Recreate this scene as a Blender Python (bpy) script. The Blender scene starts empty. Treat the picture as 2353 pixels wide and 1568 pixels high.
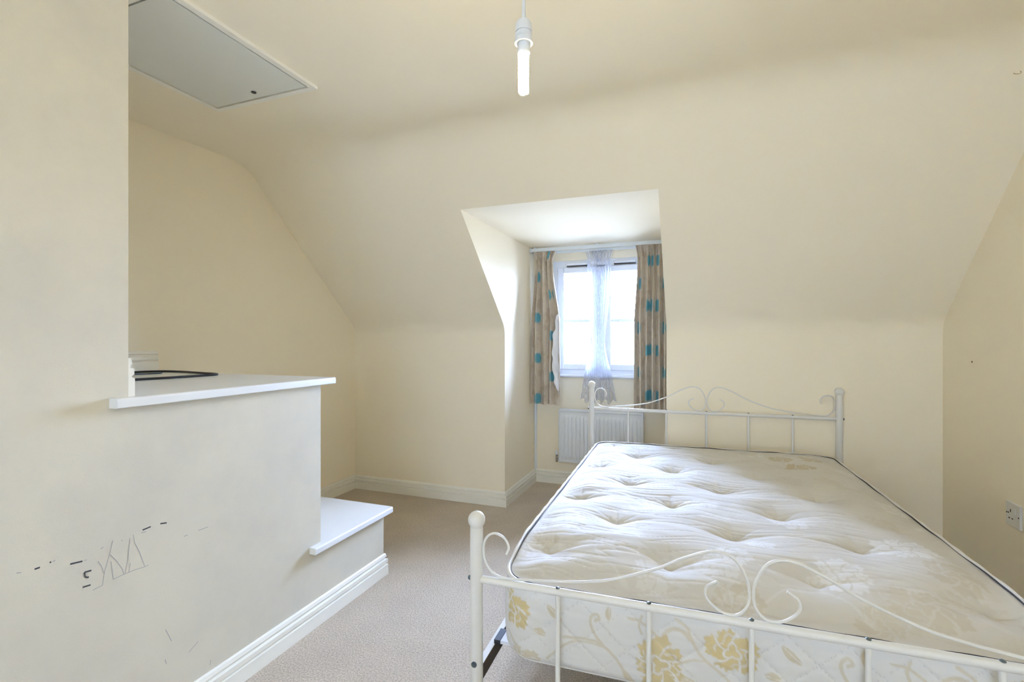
import bpy, math, random
import numpy as np
from mathutils import Vector

random.seed(4)
RNG = np.random.default_rng(11)
scene = bpy.context.scene
COL = scene.collection
PI = math.pi

# ------------------------------------------------------------------ room measures (metres)
EYE = 1.24
XL, XR = -2.71, 1.28            # end walls
YK = 3.42                       # knee wall under the eaves
YREAR = -3.20
ZC = 2.37                       # flat ceiling
ZKNEE, PITCH = 1.343, 0.95      # knee wall height, rise over run of the sloping ceiling
XD0, XD1, YD, ZD = -1.35, -0.195, 4.15, 2.04   # dormer recess
XS, YSE = -1.56, 0.95           # stair enclosure face, end of the full height part
WX0, WX1, WZ0, WZ1 = -1.19, -0.35, 0.95, 1.935 # dormer window opening
RX0, RX1, RZ0, RZ1 = -0.90, 1.20, 0.15, 2.25     # window in the wall behind the camera

# ------------------------------------------------------------------ camera
cam_d = bpy.data.cameras.new("camera")
cam_d.sensor_fit = 'HORIZONTAL'
cam_d.sensor_width = 36.0
cam_d.lens = 36.0 * 1130.0 / 2353.0
cam_d.clip_start = 0.05
cam = bpy.data.objects.new("camera", cam_d)
cam.location = (0, 0, EYE)
cam.rotation_euler = (PI / 2, 0, math.radians(20.7))
COL.objects.link(cam)
scene.camera = cam

# ------------------------------------------------------------------ sky, exposure
SKY_STRENGTH = 168.0
BULB_STRENGTH = 250.0
scene.view_settings.view_transform = 'Standard'
scene.view_settings.look = 'None'
scene.view_settings.gamma = 1.0
scene.view_settings.use_curve_mapping = False
scene.view_settings.exposure = 0.13
scene.cycles.diffuse_bounces = 6          # pale walls: let the light go round the room
scene.cycles.adaptive_threshold = 0.12

world = bpy.data.worlds.new("overcast_sky")
scene.world = world
world.use_nodes = True
wn, wl = world.node_tree.nodes, world.node_tree.links
wn.clear()
w_out = wn.new('ShaderNodeOutputWorld')
w_bg = wn.new('ShaderNodeBackground')
w_co = wn.new('ShaderNodeTexCoord')
w_sep = wn.new('ShaderNodeSeparateXYZ')
w_ramp = wn.new('ShaderNodeValToRGB')
w_map = wn.new('ShaderNodeMapRange')
w_map.inputs[1].default_value, w_map.inputs[2].default_value = -1.0, 1.0
wl.new(w_co.outputs['Generated'], w_sep.inputs[0])
wl.new(w_sep.outputs['Z'], w_map.inputs[0])
wl.new(w_map.outputs[0], w_ramp.inputs[0])
el = w_ramp.color_ramp.elements
el[0].position, el[0].color = 0.47, (0.15, 0.18, 0.25, 1)     # hazy ground below the horizon
el[1].position, el[1].color = 0.53, (0.64, 0.84, 1.40, 1)     # cool overcast sky
wl.new(w_ramp.outputs[0], w_bg.inputs['Color'])
w_bg.inputs['Strength'].default_value = SKY_STRENGTH
wl.new(w_bg.outputs[0], w_out.inputs[0])
try:
    world.cycles.sampling_method = 'AUTOMATIC'
except Exception:
    pass

def portal(name, loc, rot, sx, sy):
    """Sampling portal in a window opening: gives off no light itself."""
    d = bpy.data.lights.new(name, 'AREA')
    d.shape = 'RECTANGLE'; d.size = sx; d.size_y = sy
    d.cycles.is_portal = True
    o = bpy.data.objects.new(name, d)
    o.location = loc; o.rotation_euler = rot
    COL.objects.link(o)
portal("dormer_window_portal", ((WX0 + WX1) / 2, YD + 0.13, (WZ0 + WZ1) / 2), (-PI / 2, 0, 0), WX1 - WX0, WZ1 - WZ0)
portal("rear_window_portal", ((RX0 + RX1) / 2, YREAR - 0.13, (RZ0 + RZ1) / 2), (PI / 2, 0, 0), RX1 - RX0, RZ1 - RZ0)

# ------------------------------------------------------------------ materials
MATS = {}
def new_mat(name):
    m = bpy.data.materials.new(name)
    m.use_nodes = True
    MATS[name] = m
    return m, m.node_tree.nodes, m.node_tree.links, m.node_tree.nodes['Principled BSDF']

def noise_node(n, scale, detail=3, rough=0.5):
    t = n.new('ShaderNodeTexNoise')
    t.inputs['Scale'].default_value = scale
    t.inputs['Detail'].default_value = detail
    t.inputs['Roughness'].default_value = rough
    return t

def plain(name, col, rough=0.5, metal=0.0, spec=0.5, vary=0.04, vscale=6.0, bump=0.0, bscale=200.0):
    m, n, l, b = new_mat(name)
    co = n.new('ShaderNodeTexCoord')
    t = noise_node(n, vscale)
    l.new(co.outputs['Object'], t.inputs['Vector'])
    mx = n.new('ShaderNodeMix'); mx.data_type = 'RGBA'
    mx.inputs[6].default_value = (*[max(0, c * (1 - vary)) for c in col], 1)
    mx.inputs[7].default_value = (*[min(1, c * (1 + vary)) for c in col], 1)
    l.new(t.outputs['Fac'], mx.inputs[0])
    l.new(mx.outputs[2], b.inputs['Base Color'])
    b.inputs['Roughness'].default_value = rough
    b.inputs['Metallic'].default_value = metal
    b.inputs['Specular IOR Level'].default_value = spec
    if bump:
        t2 = noise_node(n, bscale, 2)
        l.new(co.outputs['Object'], t2.inputs['Vector'])
        bp = n.new('ShaderNodeBump')
        bp.inputs['Strength'].default_value = bump
        bp.inputs['Distance'].default_value = 0.002
        l.new(t2.outputs['Fac'], bp.inputs['Height'])
        l.new(bp.outputs[0], b.inputs['Normal'])
    return m

CREAM = (0.895, 0.803, 0.615)
plain('cream_paint', CREAM, 0.9, spec=0.25, vary=0.015, vscale=1.5, bump=0.10, bscale=260)
plain('white_gloss', (0.80, 0.80, 0.77), 0.28, vary=0.02, bump=0.03, bscale=60)
plain('skirting_gloss', (0.87, 0.835, 0.72), 0.30, vary=0.02, bump=0.03, bscale=60)
plain('frame_metal', (0.76, 0.74, 0.68), 0.33, vary=0.02, bump=0.02, bscale=300)
plain('upvc', (0.86, 0.87, 0.88), 0.25, vary=0.01)
plain('rail_plastic', (0.80, 0.84, 0.85), 0.4, vary=0.01)
plain('radiator_enamel', (0.82, 0.84, 0.84), 0.32, vary=0.01)
plain('hatch_panel', (0.72, 0.71, 0.62), 0.6, vary=0.02, bump=0.05)
plain('hatch_frame', (0.86, 0.82, 0.70), 0.5, vary=0.02)
plain('dark_rubber', (0.012, 0.012, 0.014), 0.45)
plain('dark_gap', (0.03, 0.022, 0.015), 0.8)
plain('chrome', (0.55, 0.56, 0.58), 0.18, metal=1.0)
plain('bolt_steel', (0.16, 0.20, 0.22), 0.35, metal=0.9)
plain('rail_brown', (0.045, 0.035, 0.028), 0.4)
plain('slat_white', (0.80, 0.80, 0.80), 0.45)
plain('socket_plastic', (0.74, 0.72, 0.66), 0.35, vary=0.01)
plain('lamp_plastic', (0.80, 0.82, 0.82), 0.35, vary=0.01)
plain('pencil', (0.045, 0.045, 0.045), 0.7, vary=0.3, vscale=300)
plain('pencil_faint', (0.34, 0.33, 0.31), 0.8, vary=0.2, vscale=300)
plain('piping_tape', (0.78, 0.75, 0.68), 0.6, vary=0.05, vscale=120, bump=0.3, bscale=500)
plain('seam_thread', (0.03, 0.028, 0.03), 0.8, vary=0.4, vscale=60)
plain('lining', (0.82, 0.82, 0.84), 0.5, vary=0.03, vscale=20)
plain('wall_plug', (0.30, 0.18, 0.08), 0.7)
plain('blue_cable', (0.05, 0.09, 0.14), 0.5)
plain('brass_hook', (0.45, 0.38, 0.20), 0.4, metal=0.6)

# stair enclosure paint: cream darkened to offset excess light, plus dirty smudges of its own
def grubby_dimmed():
    m, n, l, b = new_mat('cream_paint_worn_dimmed')
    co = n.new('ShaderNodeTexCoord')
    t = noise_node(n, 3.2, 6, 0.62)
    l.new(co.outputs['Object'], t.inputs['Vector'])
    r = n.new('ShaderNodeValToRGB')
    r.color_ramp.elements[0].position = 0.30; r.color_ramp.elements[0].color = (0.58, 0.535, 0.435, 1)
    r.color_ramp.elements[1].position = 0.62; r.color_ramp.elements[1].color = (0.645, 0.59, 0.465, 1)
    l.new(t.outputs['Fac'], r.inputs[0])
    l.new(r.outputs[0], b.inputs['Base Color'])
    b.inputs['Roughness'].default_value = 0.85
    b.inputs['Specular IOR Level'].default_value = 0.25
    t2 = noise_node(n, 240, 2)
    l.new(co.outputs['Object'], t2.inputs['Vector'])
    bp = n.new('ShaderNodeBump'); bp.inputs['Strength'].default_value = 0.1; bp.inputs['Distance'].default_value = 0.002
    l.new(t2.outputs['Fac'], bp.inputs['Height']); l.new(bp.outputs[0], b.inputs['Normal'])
grubby_dimmed()

def carpet():
    m, n, l, b = new_mat('carpet')
    co = n.new('ShaderNodeTexCoord')
    t1 = noise_node(n, 420, 3, 0.7)
    t2 = noise_node(n, 2.2, 4, 0.6)
    t3 = noise_node(n, 150, 2, 0.6)
    for t in (t1, t2, t3):
        l.new(co.outputs['Object'], t.inputs['Vector'])
    r = n.new('ShaderNodeValToRGB')
    r.color_ramp.elements[0].position = 0.36; r.color_ramp.elements[0].color = (0.40, 0.325, 0.235, 1)
    r.color_ramp.elements[1].position = 0.60; r.color_ramp.elements[1].color = (0.74, 0.63, 0.495, 1)
    sm = n.new('ShaderNodeMix'); sm.data_type = 'FLOAT'; sm.inputs[0].default_value = 0.55
    l.new(t1.outputs['Fac'], sm.inputs[2]); l.new(t3.outputs['Fac'], sm.inputs[3])
    l.new(sm.outputs[0], r.inputs[0])
    r2 = n.new('ShaderNodeMapRange'); r2.inputs[1].default_value = 0.3; r2.inputs[2].default_value = 0.7
    r2.inputs[3].default_value = 0.88; r2.inputs[4].default_value = 1.06
    l.new(t2.outputs['Fac'], r2.inputs[0])
    vm = n.new('ShaderNodeVectorMath'); vm.operation = 'SCALE'
    l.new(r.outputs[0], vm.inputs[0]); l.new(r2.outputs[0], vm.inputs['Scale'])
    l.new(vm.outputs[0], b.inputs['Base Color'])
    b.inputs['Roughness'].default_value = 1.0
    b.inputs['Specular IOR Level'].default_value = 0.05
    ad = n.new('ShaderNodeMath'); ad.operation = 'ADD'
    l.new(t1.outputs['Fac'], ad.inputs[0]); l.new(t3.outputs['Fac'], ad.inputs[1])
    bp = n.new('ShaderNodeBump'); bp.inputs['Strength'].default_value = 0.7; bp.inputs['Distance'].default_value = 0.006
    l.new(ad.outputs[0], bp.inputs['Height']); l.new(bp.outputs[0], b.inputs['Normal'])
carpet()

def ticking():
    m, n, l, b = new_mat('mattress_ticking')
    a1 = n.new('ShaderNodeAttribute'); a1.attribute_name = 'gold'
    a2 = n.new('ShaderNodeAttribute'); a2.attribute_name = 'pale'
    a3 = n.new('ShaderNodeAttribute'); a3.attribute_name = 'stitch'
    co = n.new('ShaderNodeTexCoord')
    w = n.new('ShaderNodeTexWave'); w.wave_type = 'BANDS'; w.bands_direction = 'DIAGONAL'
    w.inputs['Scale'].default_value = 190; w.inputs['Distortion'].default_value = 2
    l.new(co.outputs['Object'], w.inputs['Vector'])
    g = n.new('ShaderNodeMix'); g.data_type = 'RGBA'
    g.inputs[6].default_value = (0.36, 0.265, 0.10, 1); g.inputs[7].default_value = (0.56, 0.44, 0.21, 1)
    l.new(w.outputs['Fac'], g.inputs[0])
    m1 = n.new('ShaderNodeMix'); m1.data_type = 'RGBA'
    m1.inputs[6].default_value = (0.645, 0.615, 0.555, 1)
    l.new(a1.outputs['Fac'], m1.inputs[0]); l.new(g.outputs[2], m1.inputs[7])
    m2 = n.new('ShaderNodeMix'); m2.data_type = 'RGBA'
    m2.inputs[7].default_value = (0.84, 0.84, 0.84, 1)
    l.new(a2.outputs['Fac'], m2.inputs[0]); l.new(m1.outputs[2], m2.inputs[6])
    m3 = n.new('ShaderNodeMix'); m3.data_type = 'RGBA'
    m3.inputs[7].default_value = (0.42, 0.39, 0.36, 1)
    l.new(a3.outputs['Fac'], m3.inputs[0]); l.new(m2.outputs[2], m3.inputs[6])
    l.new(m3.outputs[2], b.inputs['Base Color'])
    rr = n.new('ShaderNodeMapRange'); rr.inputs[3].default_value = 0.80; rr.inputs[4].default_value = 0.50
    l.new(a2.outputs['Fac'], rr.inputs[0]); l.new(rr.outputs[0], b.inputs['Roughness'])
    b.inputs['Specular IOR Level'].default_value = 0.22
    t2 = noise_node(n, 420, 2)
    l.new(co.outputs['Object'], t2.inputs['Vector'])
    bp = n.new('ShaderNodeBump'); bp.inputs['Strength'].default_value = 0.12; bp.inputs['Distance'].default_value = 0.001
    l.new(t2.outputs['Fac'], bp.inputs['Height']); l.new(bp.outputs[0], b.inputs['Normal'])
ticking()

def curtain_mat():
    m, n, l, b = new_mat('curtain_satin')
    a1 = n.new('ShaderNodeAttribute'); a1.attribute_name = 'teal'
    co = n.new('ShaderNodeTexCoord')
    mp = n.new('ShaderNodeMapping'); mp.inputs['Scale'].default_value = (5, 5, 4)
    l.new(co.outputs['Object'], mp.inputs['Vector'])
    t = noise_node(n, 2.5, 5, 0.65); l.new(mp.outputs[0], t.inputs['Vector'])
    r = n.new('ShaderNodeValToRGB')
    r.color_ramp.elements[0].position = 0.40; r.color_ramp.elements[0].color = (0.585, 0.485, 0.355, 1)
    r.color_ramp.elements[1].position = 0.52; r.color_ramp.elements[1].color = (0.70, 0.605, 0.475, 1)
    l.new(t.outputs['Fac'], r.inputs[0])
    mx = n.new('ShaderNodeMix'); mx.data_type = 'RGBA'
    mx.inputs[7].default_value = (0.13, 0.40, 0.47, 1)
    l.new(a1.outputs['Fac'], mx.inputs[0]); l.new(r.outputs[0], mx.inputs[6])
    l.new(mx.outputs[2], b.inputs['Base Color'])
    b.inputs['Roughness'].default_value = 0.38
    b.inputs['Specular IOR Level'].default_value = 0.5
    out = n['Material Output']
    tr = n.new('ShaderNodeBsdfTranslucent'); l.new(mx.outputs[2], tr.inputs['Color'])
    ms = n.new('ShaderNodeMixShader'); ms.inputs[0].default_value = 0.18
    l.new(b.outputs[0], ms.inputs[1]); l.new(tr.outputs[0], ms.inputs[2]); l.new(ms.outputs[0], out.inputs[0])
curtain_mat()

def net_mat():
    m, n, l, b = new_mat('net_voile')
    out = n['Material Output']
    co = n.new('ShaderNodeTexCoord')
    mp = n.new('ShaderNodeMapping'); mp.inputs['Scale'].default_value = (40, 40, 6)
    l.new(co.outputs['Object'], mp.inputs['Vector'])
    t = noise_node(n, 3, 4, 0.6); l.new(mp.outputs[0], t.inputs['Vector'])
    rr = n.new('ShaderNodeMapRange'); rr.inputs[1].default_value = 0.3; rr.inputs[2].default_value = 0.7
    rr.inputs[3].default_value = 0.25; rr.inputs[4].default_value = 0.56
    l.new(t.outputs['Fac'], rr.inputs[0])
    df = n.new('ShaderNodeBsdfDiffuse'); df.inputs['Color'].default_value = (0.74, 0.76, 0.82, 1)
    tl = n.new('ShaderNodeBsdfTranslucent'); tl.inputs['Color'].default_value = (0.72, 0.75, 0.82, 1)
    m1 = n.new('ShaderNodeMixShader'); m1.inputs[0].default_value = 0.60
    l.new(df.outputs[0], m1.inputs[1]); l.new(tl.outputs[0], m1.inputs[2])
    tp = n.new('ShaderNodeBsdfTransparent'); tp.inputs['Color'].default_value = (0.96, 0.97, 1, 1)
    m2 = n.new('ShaderNodeMixShader')
    l.new(rr.outputs[0], m2.inputs[0]); l.new(tp.outputs[0], m2.inputs[1]); l.new(m1.outputs[0], m2.inputs[2])
    l.new(m2.outputs[0], out.inputs[0])
net_mat()

def glass_mat():
    m, n, l, b = new_mat('window_glass')
    out = n['Material Output']
    tp = n.new('ShaderNodeBsdfTransparent'); tp.inputs['Color'].default_value = (0.95, 0.97, 0.97, 1)
    gl = n.new('ShaderNodeBsdfGlossy'); gl.inputs['Roughness'].default_value = 0.02
    fr = n.new('ShaderNodeFresnel'); fr.inputs['IOR'].default_value = 1.5
    ms = n.new('ShaderNodeMixShader')
    l.new(fr.outputs[0], ms.inputs[0]); l.new(tp.outputs[0], ms.inputs[1]); l.new(gl.outputs[0], ms.inputs[2])
    l.new(ms.outputs[0], out.inputs[0])
glass_mat()

def added_blind_mat():  # translucent cloth of the added blind, scatters daylight into the room
    m, n, l, b = new_mat('added_blind_fabric')
    out = n['Material Output']
    df = n.new('ShaderNodeBsdfDiffuse'); df.inputs['Color'].default_value = (0.80, 0.80, 0.78, 1)
    tl = n.new('ShaderNodeBsdfTranslucent'); tl.inputs['Color'].default_value = (0.90, 0.90, 0.86, 1)
    ms = n.new('ShaderNodeMixShader'); ms.inputs[0].default_value = 0.72
    l.new(df.outputs[0], ms.inputs[1]); l.new(tl.outputs[0], ms.inputs[2]); l.new(ms.outputs[0], out.inputs[0])
added_blind_mat()

def glow_mat():
    m, n, l, b = new_mat('lit_tube')
    out = n['Material Output']
    e = n.new('ShaderNodeEmission'); e.inputs['Color'].default_value = (1.0, 0.86, 0.58, 1)
    e.inputs['Strength'].default_value = BULB_STRENGTH
    l.new(e.outputs[0], out.inputs[0])
glow_mat()

# ------------------------------------------------------------------ mesh helpers
class MB:
    def __init__(self):
        self.v, self.f = [], []
    def add(self, vs, fs):
        o = len(self.v)
        self.v.extend([tuple(map(float, p)) for p in vs])
        self.f.extend([tuple(i + o for i in q) for q in fs])
        return self
    def box(self, x0, x1, y0, y1, z0, z1, bev=0.0):
        b = min(bev, (x1 - x0) / 2.01, (y1 - y0) / 2.01, (z1 - z0) / 2.01)
        if b <= 0:
            vs = [(x, y, z) for z in (z0, z1) for y in (y0, y1) for x in (x0, x1)]
            return self.add(vs, [(0, 2, 3, 1), (4, 5, 7, 6), (0, 1, 5, 4), (2, 6, 7, 3), (0, 4, 6, 2), (1, 3, 7, 5)])
        def ring(i, z):   # chamfered outline inset by i
            return [(x0 + i + b, y0 + i, z), (x1 - i - b, y0 + i, z), (x1 - i, y0 + i + b, z), (x1 - i, y1 - i - b, z),
                    (x1 - i - b, y1 - i, z), (x0 + i + b, y1 - i, z), (x0 + i, y1 - i - b, z), (x0 + i, y0 + i + b, z)]
        vs = []
        for i, z in ((b * 0.98, z0), (0, z0 + b), (0, z1 - b), (b * 0.98, z1)):
            bb = ring(i, z) if i == 0 else [(min(max(p[0], x0 + b), x1 - b), min(max(p[1], y0 + b), y1 - b), z) for p in ring(0, z)]
            vs += bb
        fs = [tuple(range(7, -1, -1)), tuple(range(24, 32))]
        for r in range(3):
            for k in range(8):
                fs.append((r * 8 + k, r * 8 + (k + 1) % 8, r * 8 + 8 + (k + 1) % 8, r * 8 + 8 + k))
        return self.add(vs, fs)
    def tube(self, pts, r, n=10, caps=True):
        pts = [Vector(p) for p in pts]
        rs = r if isinstance(r, (list, tuple)) else [r] * len(pts)
        vs, fs = [], []
        t0 = (pts[1] - pts[0]).normalized()
        ref = Vector((0, 0, 1)) if abs(t0.z) < 0.9 else Vector((1, 0, 0))
        nrm = t0.cross(ref).normalized()
        for i, p in enumerate(pts):
            t = (pts[min(i + 1, len(pts) - 1)] - pts[max(i - 1, 0)])
            if t.length < 1e-9:
                t = t0
            t.normalize()
            nrm = (nrm - t * nrm.dot(t)).normalized()
            bn = t.cross(nrm)
            for k in range(n):
                a = 2 * PI * k / n
                vs.append(p + (nrm * math.cos(a) + bn * math.sin(a)) * rs[i])
        for i in range(len(pts) - 1):
            for k in range(n):
                fs.append((i * n + k, i * n + (k + 1) % n, (i + 1) * n + (k + 1) % n, (i + 1) * n + k))
        if caps:
            fs.append(tuple(range(n - 1, -1, -1)))
            fs.append(tuple((len(pts) - 1) * n + k for k in range(n)))
        return self.add(vs, fs)
    def loop_tube(self, pts, r, n=8):
        pts = [Vector(p) for p in pts]; N = len(pts)
        vs, fs = [], []
        for i, p in enumerate(pts):
            t = (pts[(i + 1) % N] - pts[i - 1]).normalized()
            nrm = t.cross(Vector((0, 0, 1))).normalized(); bn = t.cross(nrm)
            rr = r[i] if isinstance(r, (list, tuple)) else r
            for k in range(n):
                a = 2 * PI * k / n
                vs.append(p + (nrm * math.cos(a) + bn * math.sin(a)) * rr)
        for i in range(N):
            for k in range(n):
                j = (i + 1) % N
                fs.append((i * n + k, i * n + (k + 1) % n, j * n + (k + 1) % n, j * n + k))
        return self.add(vs, fs)
    def lathe(self, prof, cx=0, cy=0, n=24, axis='z'):
        vs, fs = [], []
        for r, z in prof:
            for k in range(n):
                a = 2 * PI * k / n
                p = (r * math.cos(a), r * math.sin(a), z)
                vs.append((cx + p[0], cy + p[1], p[2]) if axis == 'z' else p)
        m = len(prof)
        for i in range(m - 1):
            for k in range(n):
                fs.append((i * n + k, i * n + (k + 1) % n, (i + 1) * n + (k + 1) % n, (i + 1) * n + k))
        fs.append(tuple(range(n - 1, -1, -1)))
        fs.append(tuple((m - 1) * n + k for k in range(n)))
        return self.add(vs, fs)
    def move(self, d, rot=None):
        out = []
        for p in self.v:
            q = Vector(p)
            if rot is not None:
                q = rot @ q
            out.append(tuple(q + Vector(d)))
        self.v = out
        return self

def obj(name, mb, mat, parent=None, smooth=False, world_off=None, auto=None):
    me = bpy.data.meshes.new(name)
    v = mb.v
    if world_off is not None:
        v = [(p[0] - world_off[0], p[1] - world_off[1], p[2] - world_off[2]) for p in v]
    me.from_pydata(v, [], mb.f)
    me.validate()
    me.materials.append(MATS[mat])
    o = bpy.data.objects.new(name, me)
    COL.objects.link(o)
    if parent is not None:
        o.parent = parent
    if smooth:
        me.polygons.foreach_set('use_smooth', [True] * len(me.polygons))
        me.set_sharp_from_angle(angle=math.radians(auto or 40))
    me.update()
    return o

def thing(name, label, cat, loc=(0, 0, 0), rz=0.0, group=None):
    o = bpy.data.objects.new(name, None)
    o.empty_display_size = 0.05
    o.location = loc; o.rotation_euler = (0, 0, rz)
    COL.objects.link(o)
    tag(o, label, cat, group)
    return o

def tag(o, label, cat, group=None):
    o['label'] = label; o['category'] = cat
    if group:
        o['group'] = group
    return o

def struct(name, mb, mat, parent=None, smooth=False, auto=None, label=None):
    o = obj(name, mb, mat, parent, smooth, auto=auto)
    o['kind'] = 'structure'
    if label:
        o['label'] = label
    return o

def catmull(pts, sub=8):
    P = [Vector(p) for p in pts]
    P = [P[0] * 2 - P[1]] + P + [P[-1] * 2 - P[-2]]
    out = []
    for i in range(1, len(P) - 2):
        for k in range(sub):
            t = k / sub
            a, b, c, d = P[i - 1], P[i], P[i + 1], P[i + 2]
            out.append(0.5 * ((2 * b) + (c - a) * t + (2 * a - 5 * b + 4 * c - d) * t * t + (3 * b - a - 3 * c + d) * t ** 3))
    out.append(P[-2])
    return out

def quad_hole(axis, pos, a0, a1, z0, z1, h, depth):
    """Wall sheet in plane axis=pos with a rectangular opening h=(a0,a1,z0,z1) and reveals to depth."""
    mb = MB()
    def P(a, z, d=0.0):
        return (pos + d, a, z) if axis == 0 else (a, pos + d, z)
    ha0, ha1, hz0, hz1 = h
    for (p, q, r, s) in ((a0, ha0, z0, z1), (ha1, a1, z0, z1), (ha0, ha1, z0, hz0), (ha0, ha1, hz1, z1)):
        mb.add([P(p, r), P(q, r), P(q, s), P(p, s)], [(0, 1, 2, 3)])
    mb.add([P(ha0, hz0), P(ha1, hz0), P(ha1, hz1), P(ha0, hz1),
            P(ha0, hz0, depth), P(ha1, hz0, depth), P(ha1, hz1, depth), P(ha0, hz1, depth)],
           [(0, 1, 5, 4), (1, 2, 6, 5), (2, 3, 7, 6), (3, 0, 4, 7)])
    return mb

# ------------------------------------------------------------------ shell
def bez(p0, p1, p2, n=10):
    return [((1 - t) ** 2 * p0[0] + 2 * t * (1 - t) * p1[0] + t * t * p2[0],
             (1 - t) ** 2 * p0[1] + 2 * t * (1 - t) * p1[1] + t * t * p2[1]) for t in [k / n for k in range(n + 1)]]
YC = YK - (ZC - ZKNEE) / PITCH
sl = math.hypot(1, PITCH); su = (1 / sl, -PITCH / sl)
T1, T2 = 0.12, 0.06
arc1 = bez((YC - T1, ZC), (YC, ZC), (YC + su[0] * T1, ZC + su[1] * T1))
arc2 = bez((YK - su[0] * T2, ZKNEE - su[1] * T2), (YK, ZKNEE), (YK, ZKNEE - T2), 8)
PROFILE = [(YREAR, ZC)] + arc1 + [(YK - (ZD - ZKNEE) / PITCH, ZD)] + arc2    # (y, z)
i_d = len(arc1) + 1                                                          # index where the dormer head cuts
YDH = PROFILE[i_d][0]

mb = MB()
for x0, x1, lim in ((XL, XD0, len(PROFILE)), (XD0, XD1, i_d + 1), (XD1, XR, len(PROFILE))):
    p = PROFILE[:lim]
    mb.add([(x, y, z) for y, z in p for x in (x0, x1)], [(2 * i, 2 * i + 2, 2 * i + 3, 2 * i + 1) for i in range(len(p) - 1)])
struct('ceiling', mb, 'cream_paint', smooth=True, auto=60)

zk = PROFILE[-1][1]
mb = MB()
mb.add([(XL, YK, 0), (XD0, YK, 0), (XD0, YK, zk), (XL, YK, zk)], [(0, 1, 2, 3)])
struct('wall_eaves_left', mb, 'cream_paint')
mb = MB()
mb.add([(XD1, YK, 0), (XR, YK, 0), (XR, YK, zk), (XD1, YK, zk)], [(0, 1, 2, 3)])
struct('wall_eaves_right', mb, 'cream_paint')

gable = [(y, z) for y, z in PROFILE] + [(YK, 0), (YREAR, 0)]
for nm, x in (('wall_left', XL), ('wall_right', XR)):
    mb = MB(); mb.add([(x, y, z) for y, z in gable], [tuple(range(len(gable)))])
    struct(nm, mb, 'cream_paint')
cheek = [(y, z) for y, z in PROFILE[i_d:]] + [(YK, 0), (YD, 0), (YD, ZD)]
for nm, x in (('wall_dormer_left', XD0), ('wall_dormer_right', XD1)):
    mb = MB(); mb.add([(x, y, z) for y, z in cheek], [tuple(range(len(cheek)))])
    struct(nm, mb, 'cream_paint')
mb = MB(); mb.add([(XD0, YDH, ZD), (XD1, YDH, ZD), (XD1, YD, ZD), (XD0, YD, ZD)], [(0, 1, 2, 3)])
struct('ceiling_dormer', mb, 'cream_paint')
struct('wall_dormer_back', quad_hole(1, YD, XD0, XD1, 0, ZD, (WX0, WX1, WZ0, WZ1), 0.16), 'cream_paint')
struct('wall_rear', quad_hole(1, YREAR, XL, XR, 0, ZC, (RX0, RX1, RZ0, RZ1), -0.16), 'cream_paint')
mb = MB(); mb.add([(XL, YREAR, 0), (XR, YREAR, 0), (XR, YD, 0), (XL, YD, 0)], [(0, 1, 2, 3)])
struct('floor', mb, 'carpet')

# stair enclosure: full height part, boxed part under the shelf, low step
YB, YT = 1.735, 2.20
ZB, ZS = 1.0485, 0.3235
mb = MB()
mb.add([(XS, YREAR, 0), (XS, YSE, 0), (XS, YSE, ZC), (XS, YREAR, ZC)], [(0, 1, 2, 3)])
mb.add([(XS, YSE, ZB), (XL, YSE, ZB), (XL, YSE, ZC), (XS, YSE, ZC)], [(0, 1, 2, 3)])
wall_stairs = struct('wall_stairs', mb, 'cream_paint_worn_dimmed')
mb = MB()
mb.add([(XS, YSE, 0), (XS, YB, 0), (XS, YB, ZB), (XS, YSE, ZB)], [(0, 1, 2, 3)])
mb.add([(XS, YB, ZS), (XL, YB, ZS), (XL, YB, ZB), (XS, YB, ZB)], [(0, 1, 2, 3)])
struct('wall_stair_boxing', mb, 'cream_paint_worn_dimmed')
mb = MB()
mb.add([(XS, YB, 0), (XS, YT, 0), (XS, YT, ZS), (XS, YB, ZS)], [(0, 1, 2, 3)])
mb.add([(XS, YT, 0), (XL, YT, 0), (XL, YT, ZS), (XS, YT, ZS)], [(0, 1, 2, 3)])
struct('wall_stair_step', mb, 'cream_paint_worn_dimmed')

# pencil scribbles on the enclosure wall
STROKES = [[(0.697, 0.672), (0.706, 0.669)], [(0.732, 0.666), (0.743, 0.666)], [(0.763, 0.669), (0.766, 0.671)], [(0.769, 0.669), (0.775, 0.671)], [(0.807, 0.647), (0.835, 0.643)], [(0.839, 0.643), (0.845, 0.643)], [(0.856, 0.609), (0.84, 0.611), (0.84, 0.601), (0.844, 0.595), (0.85, 0.593)], [(0.836, 0.572), (0.854, 0.57)], [(0.859, 0.553), (0.883, 0.556), (0.885, 0.574), (0.888, 0.591), (0.901, 0.638), (0.909, 0.671)], [(0.872, 0.627), (0.88, 0.61), (0.886, 0.588)], [(0.904, 0.614), (0.91, 0.56), (0.938, 0.562), (0.968, 0.562), (0.995, 0.559), (1.006, 0.56)], [(0.903, 0.632), (0.919, 0.608), (0.933, 0.58), (0.938, 0.561)], [(0.954, 0.66), (0.948, 0.602), (0.941, 0.564)], [(0.963, 0.668), (0.967, 0.642), (0.98, 0.609), (0.995, 0.561)], [(0.955, 0.588), (0.951, 0.561)], [(0.989, 0.672), (1.013, 0.674)], [(0.985, 0.665), (0.999, 0.664)], [(1.041, 0.673), (1.061, 0.669)], [(0.931, 0.661), (0.934, 0.664)], [(0.878, 0.659), (0.885, 0.662)], [(1.116, 0.606), (1.129, 0.606)], [(1.165, 0.607), (1.2, 0.607)], [(1.057, 0.336), (1.076, 0.289)], [(1.056, 0.243), (1.06, 0.226)], [(1.132, 0.22), (1.165, 0.237)], [(1.21, 0.148), (1.207, 0.131)]]
BOLD = {2, 4, 6, 7, 15, 17, 1}
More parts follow.
